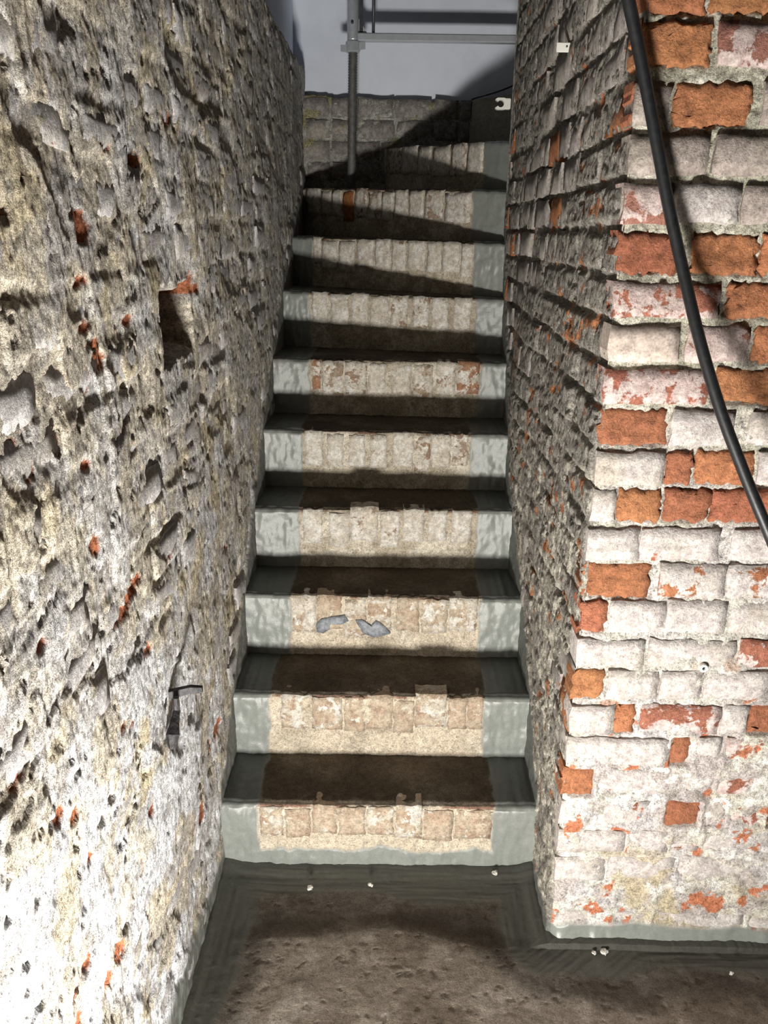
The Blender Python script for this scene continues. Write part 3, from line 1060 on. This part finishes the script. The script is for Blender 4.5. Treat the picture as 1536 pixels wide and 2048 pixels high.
# ================================================================== floor
def build_floor():
    a = np.unique(np.concatenate([axis_spacing(-.47, 1.02, lambda x: .0034), np.arange(1.02, 1.62, .015)]))
    b = np.unique(np.concatenate([np.arange(.25, 1.18, .02), axis_spacing(1.18, 1.80, lambda y: .0026)]))
    A, B = np.meshgrid(a, b, indexing='ij')
    inst = sstep(.47, .41, A)                      # inside the stair opening
    ydist_r = np.where(A < .409, 1.752 - B, YF - B)          # to the wall ahead
    dl = A - XL
    dr = np.where(B > YF - .03, .409 - A, 9.)
    dcor = np.hypot(np.maximum(.409 - A, 0), np.maximum(YF - B, 0)) + np.where((A > .409) & (B > YF), -9, 0)
    w = .030 * fbm(A, B, .16, 4, 200)
    dist = np.minimum(np.minimum(ydist_r, dl), dcor)
    slur = sstep(.110, .075, dist + w)
    # the concrete dishes towards the first step
    lip = 1.505 + .030 * np.cos((A - .02) * 6) * sstep(.45, .3, np.abs(A)) + .012 * fbm(A, B * 0, .2, 3, 201)
    dish = sstep(0, .05, B - lip) * sstep(.40, .25, np.abs(A))
    H = -.007 * dish + np.where(A < .409, .010, .003) * sstep(.05, 0, ydist_r) + .010 * sstep(.05, 0, dl) + .012 * sstep(.05, 0, dr)
    H = H + .0014 * fbm(A, B, .10, 3, 202) + .0006 * fbm(A, B, .022, 4, 203) * (1 - .6 * slur)
    H = H - .0014 * sstep(.6, .9, fbm(A, B, .02, 3, 204)) * (1 - slur)
    # brush marks along each edge
    br_x = fbm(A * .06, B, .009, 2, 205)
    br_y = fbm(A, B * .06, .010, 2, 206)
    dg = fbm((A + B * .8) * .05, (A * .8 - B), .010, 2, 207)
    wob = .02 * fbm(A, B, .06, 2, 209)
    tx = sstep(.02, -.02, ydist_r - np.minimum(dl, dr) + wob)
    br = br_x * tx + br_y * (1 - tx)
    tg = sstep(.30, .36, A + wob) * sstep(.66, .58, A + wob) * sstep(YF + .02, YF - .02, B + wob)
    br = br * (1 - tg) + dg * tg
    H = H + slur * (.0011 * br + .0008 * sstep(.3, .7, fbm(A, B, .035, 3, 208)) + .002)
    C = np.ones(A.shape + (3,)) * np.array((.30, .255, .21))
    C = mix(C, (.40, .35, .30), sstep(-.1, .5, fbm(A, B, .06, 4, 210)))
    C = mix(C, (.20, .16, .125), sstep(.05, .5, fbm(A, B, .16, 4, 211)) * .8)
    dark_zone = sstep(-.02, .05, B - lip + .02 * fbm(A, B, .08, 3, 212)) * inst  # concrete coloured darker beyond the lip and next to the slurry
    dark_zone = np.maximum(dark_zone, sstep(.20, .13, dist + w * 1.5))
    C = C * (1 - .60 * dark_zone[..., None])
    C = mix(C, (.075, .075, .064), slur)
    P = np.stack([A, B, H], -1)
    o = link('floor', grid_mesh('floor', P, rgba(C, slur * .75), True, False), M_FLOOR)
    structure(o, 'brown concrete floor with dark slurry brushed along its edges')
    return o


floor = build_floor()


# ================================================================== scaffold at the head of the stair
def build_scaffold():
    ys = 3.90
    base = on_y(705, 312, ys)
    nut = on_y(706, 94, ys)
    x, z_nut = nut[0], nut[2]
    tread_z = float(nose_yz(8, np.array(x))[1])
    root = bpy.data.objects.new('scaffold_frame', None)
    COL.objects.link(root)
    root.location = (x, ys, tread_z)
    thing(root, 'galvanised scaffold frame on a threaded base jack standing on the top winder', 'scaffold')
    off = np.array((x, ys, tread_z))
    bt = on_y(700, 300, ys)[0]
    # threaded spindle leans very slightly, as in the photograph
    lo_p = np.array((x - .004, ys, tread_z + .006)) - off
    hi_p = np.array((x, ys, z_nut + .02)) - off
    n = 110
    pts = [lo_p + (hi_p - lo_p) * i / (n - 1) for i in range(n)]
    rad = [.0178 + (.0022 if i % 2 else -.0012) for i in range(n)]
    link('jack_screw', tube('jack_screw', pts, rad, 14), M_THREAD, root)
    bp = box_bevel('base_plate', (-.065, -.05, 0), (.065, .05, .007), .002)
    link('base_plate', bp, M_THREAD, root)
    z = z_nut - tread_z
    # winged nut
    nutm = tube('jack_nut', [(0, 0, z - .022), (0, 0, z - .016), (0, 0, z + .018), (0, 0, z + .024)], [.026, .031, .031, .025], 8, True, False)
    no = link('jack_nut', nutm, M_STEEL, root)
    for s in (-1, 1):
        wz = z + (.004 if s > 0 else -.006)
        V = [(s * .026, -.012, wz - .013), (s * .052, -.010, wz - .010), (s * .052, -.010, wz + .012), (s * .026, -.012, wz + .012),
             (s * .026, .012, wz - .013), (s * .052, .010, wz - .010), (s * .052, .010, wz + .012), (s * .026, .012, wz + .012)]
        Fc = [(0, 1, 2, 3), (7, 6, 5, 4), (0, 4, 5, 1), (1, 5, 6, 2), (2, 6, 7, 3), (3, 7, 4, 0)]
        if s < 0:
            Fc = [f[::-1] for f in Fc]
        w = link('wing', pymesh('wing', V, Fc), M_STEEL, no)
    # upright
    up_pts = [(0, 0, z + .02), (0, 0, z + .03), (0, 0, z + .75)]
    link('standard', tube('standard', up_pts, [.024, .0245, .0245], 24), M_STEEL, root)
    # flat flange that runs up beside the tube
    link('flange', box_bevel('flange', (.027, -.006, z + .05), (.041, .010, z + .75), .002), M_DARKSTEEL, root)
    link('locking_pin', tube('locking_pin', [(-.002, -.034, z + .085), (-.002, -.018, z + .085)], .0055, 10), M_DARKSTEEL, root)
    # transom
    tz0, tz1 = on_y(720, 67, ys)[2] - tread_z, on_y(720, 83, ys)[2] - tread_z
    tz0b, tz1b = on_y(1003, 72, ys)[2] - tread_z, on_y(1003, 86, ys)[2] - tread_z
    xe = .95
    xr_ = on_y(1003, 80, ys)[0] - x
    sl = ((tz0b + tz1b) - (tz0 + tz1)) / 2 / xr_
    zm = (tz0 + tz1) / 2
    hh = abs(tz0 - tz1) / 2
    V, Fc = [], []
    prof = [(-.017, -hh), (-.020, -hh + .004), (-.020, hh - .004), (-.017, hh), (.017, hh), (.020, hh - .004), (.020, -hh + .004), (.017, -hh)]
    for xx in (.022, xe):
        for (yy, zz) in prof:
            V.append((xx, yy, zm + zz + sl * xx))
    m = len(prof)
    Fc = [(i, (i + 1) % m, m + (i + 1) % m, m + i) for i in range(m)] + [tuple(range(m))[::-1], tuple(range(m, 2 * m))]
    Fc = [f[::-1] for f in Fc]
    link('transom', pymesh('transom', V, Fc), M_STEEL, root)
    # gusset between upright and transom
    V = [(.02, -.004, zm - .006), (.064, -.004, zm + hh * .6), (.02, -.004, zm + hh + .06), (.02, .004, zm - .006), (.064, .004, zm + hh * .6), (.02, .004, zm + hh + .06)]
    link('gusset', pymesh('gusset', V, [(0, 1, 2), (5, 4, 3), (0, 3, 4, 1), (1, 4, 5, 2), (2, 5, 3, 0)]), M_STEEL, root)
    # thin infill rod above the transom
    rx = on_y(747, 40, ys)[0] - x
    link('infill_rod', tube('infill_rod', [(rx, 0, zm + hh - .004), (rx, 0, zm + .33)], [.0065, .0065], 12), M_DARKSTEEL, root)
    link('infill_sleeve', tube('infill_sleeve', [(rx - .001, 0, zm + hh + .13), (rx - .001, 0, zm + .34)], [.0085, .0085], 12), M_DARKSTEEL, root)
    return root


scaffold = build_scaffold()


# ================================================================== black cable in front of the right-hand wall
def catmull(P, n=10):
    P = [np.asarray(p, float) for p in P]
    P = [2 * P[0] - P[1]] + P + [2 * P[-1] - P[-2]]
    out = []
    for i in range(1, len(P) - 2):
        for t in np.linspace(0, 1, n, endpoint=False):
            a, b, c, d = P[i - 1:i + 3]
            out.append(.5 * (2 * b + (c - a) * t + (2 * a - 5 * b + 4 * c - d) * t ** 2 + (3 * b - a - 3 * c + d) * t ** 3))
    out.append(P[-2])
    return out


CAB = [(1168, -560, .10), (1188, -420, .08), (1210, -280, .065), (1228, -160, .052), (1243, -70, .045), (1257, 0, .04), (1280, 110, .035), (1307, 250, .034), (1337, 410, .040), (1368, 550, .055), (1402, 690, .085),
       (1441, 820, .11), (1482, 930, .13), (1512, 1005, .145), (1545, 1085, .16), (1600, 1230, .19)]
pts = [on_y(px, py, YF - g) for px, py, g in CAB]
pts.append(pts[-1] + np.array((.10, -.03, -.30)))
cab = link('cable', tube('cable', catmull(pts, 8), .0105, 14), M_CABLE)
thing(cab, 'thick black cable hanging slantwise in front of the orange and white brick wall', 'cable')


# ================================================================== small fittings
def build_plug():
    c = on_y(1405, 1333, YF)
    root = bpy.data.objects.new('wall_plug', None)
    COL.objects.link(root)
    root.location = (c[0], YF - .007, c[2])
    thing(root, 'white plastic wall plug with dark screw hole in the right-hand wall', 'wall plug')
    R, r = .0092, .0036
    seg = 24
    V, Fc = [], []
    for (rad, y) in ((R, .012), (R, -.0015), (R - .0012, -.003), (r + .0006, -.003), (r, -.002), (r, .010)):
        for k in range(seg):
            a = 2 * math.pi * k / seg
            V.append((rad * math.cos(a), y, rad * math.sin(a)))
    for i in range(5):
        for k in range(seg):
            Fc.append((i * seg + k, i * seg + (k + 1) % seg, (i + 1) * seg + (k + 1) % seg, (i + 1) * seg + k))
    link('collar', pymesh('collar', V, Fc, False), M_PLASTIC, root)
    link('bore', tube('bore', [(0, .002, 0), (0, .010, 0)], r + .0003, 16), M_IRON, root)


build_plug()


def build_plate():
    """small white saddle standing out of the right stair wall, its flat face to the foot of the stair"""
    c = on_x(1138, 95, XR)
    root = bpy.data.objects.new('saddle_plate', None)
    COL.objects.link(root)
    root.location = tuple(c)
    thing(root, 'flat white plastic saddle plate fixed high on the right stair wall', 'bracket')
    w = 25 * ((c - CAM) @ FW) / F_PX
    h = 8.5 * ((c - CAM) @ FW) / F_PX
    link('plate', box_bevel('plate', (-w, -.004, -h), (.012, .004, h), .0012), M_PLASTIC, root)
    link('screw', tube('screw', [(-.006, -.0055, .001), (-.006, -.003, .001)], .0022, 10), M_DARKSTEEL, root)


build_plate()


def build_clip():
    """open C-shaped pipe clip on the end of the right stair wall"""
    y = YE - .02
    c = on_y(1001, 208, y)
    root = bpy.data.objects.new('pipe_clip', None)
    COL.objects.link(root)
    root.location = (c[0], y, c[2])
    thing(root, 'open C-shaped white plastic pipe clip at the end of the right stair wall', 'pipe clip')
    seg = 22
    V, Fc = [], []
    ro, ri, th = .0185, .0115, .010
    for k in range(seg + 1):
        a = math.radians(205) - math.radians(300) * k / seg + math.radians(0)
        a = math.radians(215) + math.radians(290) * k / seg
        for (r_, yy) in ((ro, -th), (ri, -th), (ri, th), (ro, th)):
            # square the outside a little
            f = 1 / max(abs(math.cos(a)), abs(math.sin(a))) if r_ == ro else 1
            f = min(f, 1.22)
            V.append((r_ * f * math.cos(a), yy, r_ * f * math.sin(a)))
    for k in range(seg):
        for i in range(4):
            a, b = k * 4 + i, k * 4 + (i + 1) % 4
            Fc.append((a, b, b + 4, a + 4))
    Fc += [(3, 2, 1, 0), tuple(seg * 4 + i for i in range(4))]
    link('jaw', pymesh('jaw', V, Fc, False), M_PLASTIC, root)
    link('foot', box_bevel('foot', (.012, -.011, -.017), (.034, .011, .017), .002), M_PLASTIC, root)


build_clip()

# wire along the back wall by the corner
wp = [on_y(1040, 165, YB - .30), on_y(1003, 180, YB - .20), on_y(975, 189, YB - .12), on_y(948, 197, YB - .02), on_y(944, 205, YB - .012), on_y(943, 250, YB - .010), on_y(942, 300, YB - .010)]
wire = link('wire', tube('wire', catmull(wp, 6), .0045, 8), M_CABLE)
thing(wire, 'thin black wire dropping down the shadowed brick at the back of the stair', 'wire')


def build_iron():
    """broken iron holdfast stuck in the left wall"""
    p = on_x(345, 1387, XL)
    root = bpy.data.objects.new('iron_holdfast', None)
    COL.objects.link(root)
    root.location = (XL, p[1], p[2])
    thing(root, 'broken black iron holdfast sticking out low on the left wall', 'ironwork')
    tip = on_x(392, 1384, XL + .030)
    e = np.array((XL + .034, p[1] + .03, p[2] + .004))
    # flat bar standing out of the wall
    L = .055
    V = []
    for (t, w, h) in ((-.03, .006, .008), (.0, .0065, .008), (L * .6, .006, .007), (L, .0045, .006)):
        for (sy, sz) in ((-1, -1), (1, -1), (1, 1), (-1, 1)):
            V.append((t, sy * w + t * .35, sz * h + .004 * math.sin(t * 60)))
    Fc = []
    for i in range(3):
        for k in range(4):
            a, b = i * 4 + k, i * 4 + (k + 1) % 4
            Fc.append((a, b, b + 4, a + 4))
    Fc += [(3, 2, 1, 0), (12, 13, 14, 15)]
    link('bar', pymesh('bar', V, Fc), M_IRON, root)
    q = [on_x(px, py, XL + .012) for px, py in ((352, 1395), (354, 1420), (350, 1445), (346, 1470), (345, 1497))]
    off = np.array((XL, p[1], p[2]))
    pts_ = [a - off for a in q]
    link('strap', tube('strap', pts_, [.006, .007, .009, .014, .007], 7, True, False), M_IRON, root)


build_iron()


# blue-grey glossy skin of old paint left on the third riser
def build_skin(outline):
    y = NOSES[2][0] - .001
    P = [on_y(px, py, y) for px, py in outline]
    P = [p * (1 - t) + q * t + RNG.uniform(-.0012, .0012, 3) * (1, 0, 1) for p, q in zip(P, P[1:] + P[:1]) for t in (0, .34, .67)]
    c = sum(P) / len(P)
    n = len(P)
    V = [p + (0, .004, 0) - c for p in P] + [p * 1. - c + (0, -.0058, 0) for p in P]
    V += [(p - c) * .55 + (0, -.0070 + .0008 * RNG.uniform(-1, 1), 0) for p in P] + [np.array((0, -.0070, 0))]
    Fc = []
    for r_ in range(2):
        for i in range(n):
            Fc.append((r_ * n + i, r_ * n + (i + 1) % n, (r_ + 1) * n + (i + 1) % n, (r_ + 1) * n + i))
    for i in range(n):
        Fc.append((2 * n + i, 2 * n + (i + 1) % n, 3 * n))
    o = link('paint_flake', pymesh('paint_flake', V, Fc, True), M_LEAD, steps[2])
    o.location = Vector(c) - Vector((0, 1.75, 0))


build_skin([(634, 1262), (633, 1246), (642, 1238), (664, 1232), (690, 1230), (697, 1240), (684, 1247), (662, 1246), (659, 1258), (647, 1265)])
build_skin([(712, 1240), (724, 1238), (742, 1250), (752, 1240), (764, 1246), (781, 1266), (768, 1270), (744, 1273), (724, 1263)])

# crumbs of mortar on the floor
CRUMBS = [
    (1208, 1906, .0075, 'largest white mortar crumb on the floor slurry beside the right-hand wall'),
    (1188, 1907, .0045, 'tiny white mortar crumb close beside the largest crumb by the right-hand wall'),
    (1389, 1890, .0050, 'white mortar crumb stuck at the lower edge of the grey cement band'),
    (1446, 1899, .0050, 'flattish pale mortar crumb furthest along the foot of the cement band'),
    (1462, 1948, .0045, 'pale mortar crumb at the outer rim of the slurry near the frame edge'),
    (741, 1771, .0055, 'mortar crumb lying before the middle of the bottom step'),
    (620, 1778, .0065, 'mortar crumb on the floor before the left half of the bottom step'),
    (990, 1748, .0070, 'mortar crumb on the slurry before the right end of the bottom step')]
for i, (px, py, s, lab) in enumerate(CRUMBS):
    r = np.random.default_rng(400 + i)
    V, Fc = [], []
    import bmesh
    bm = bmesh.new()
    bmesh.ops.create_icosphere(bm, subdivisions=2, radius=1)
    me = bpy.data.meshes.new('mortar_crumb')
    for v in bm.verts:
        k = 1 + .35 * r.uniform(-1, 1)
        v.co = Vector((v.co.x * k * s * 1.2, v.co.y * k * s, v.co.z * k * s * .8))
    bm.to_mesh(me)
    bm.free()
    o = link('mortar_crumb', me, M_CRUMB)
    p = on_z(px, py, .004)
    o.location = (p[0], p[1], .0035 + s * .6)
    o.rotation_euler = (0, 0, r.uniform(0, 6))
    thing(o, lab, 'crumb', 'mortar crumbs on the floor')
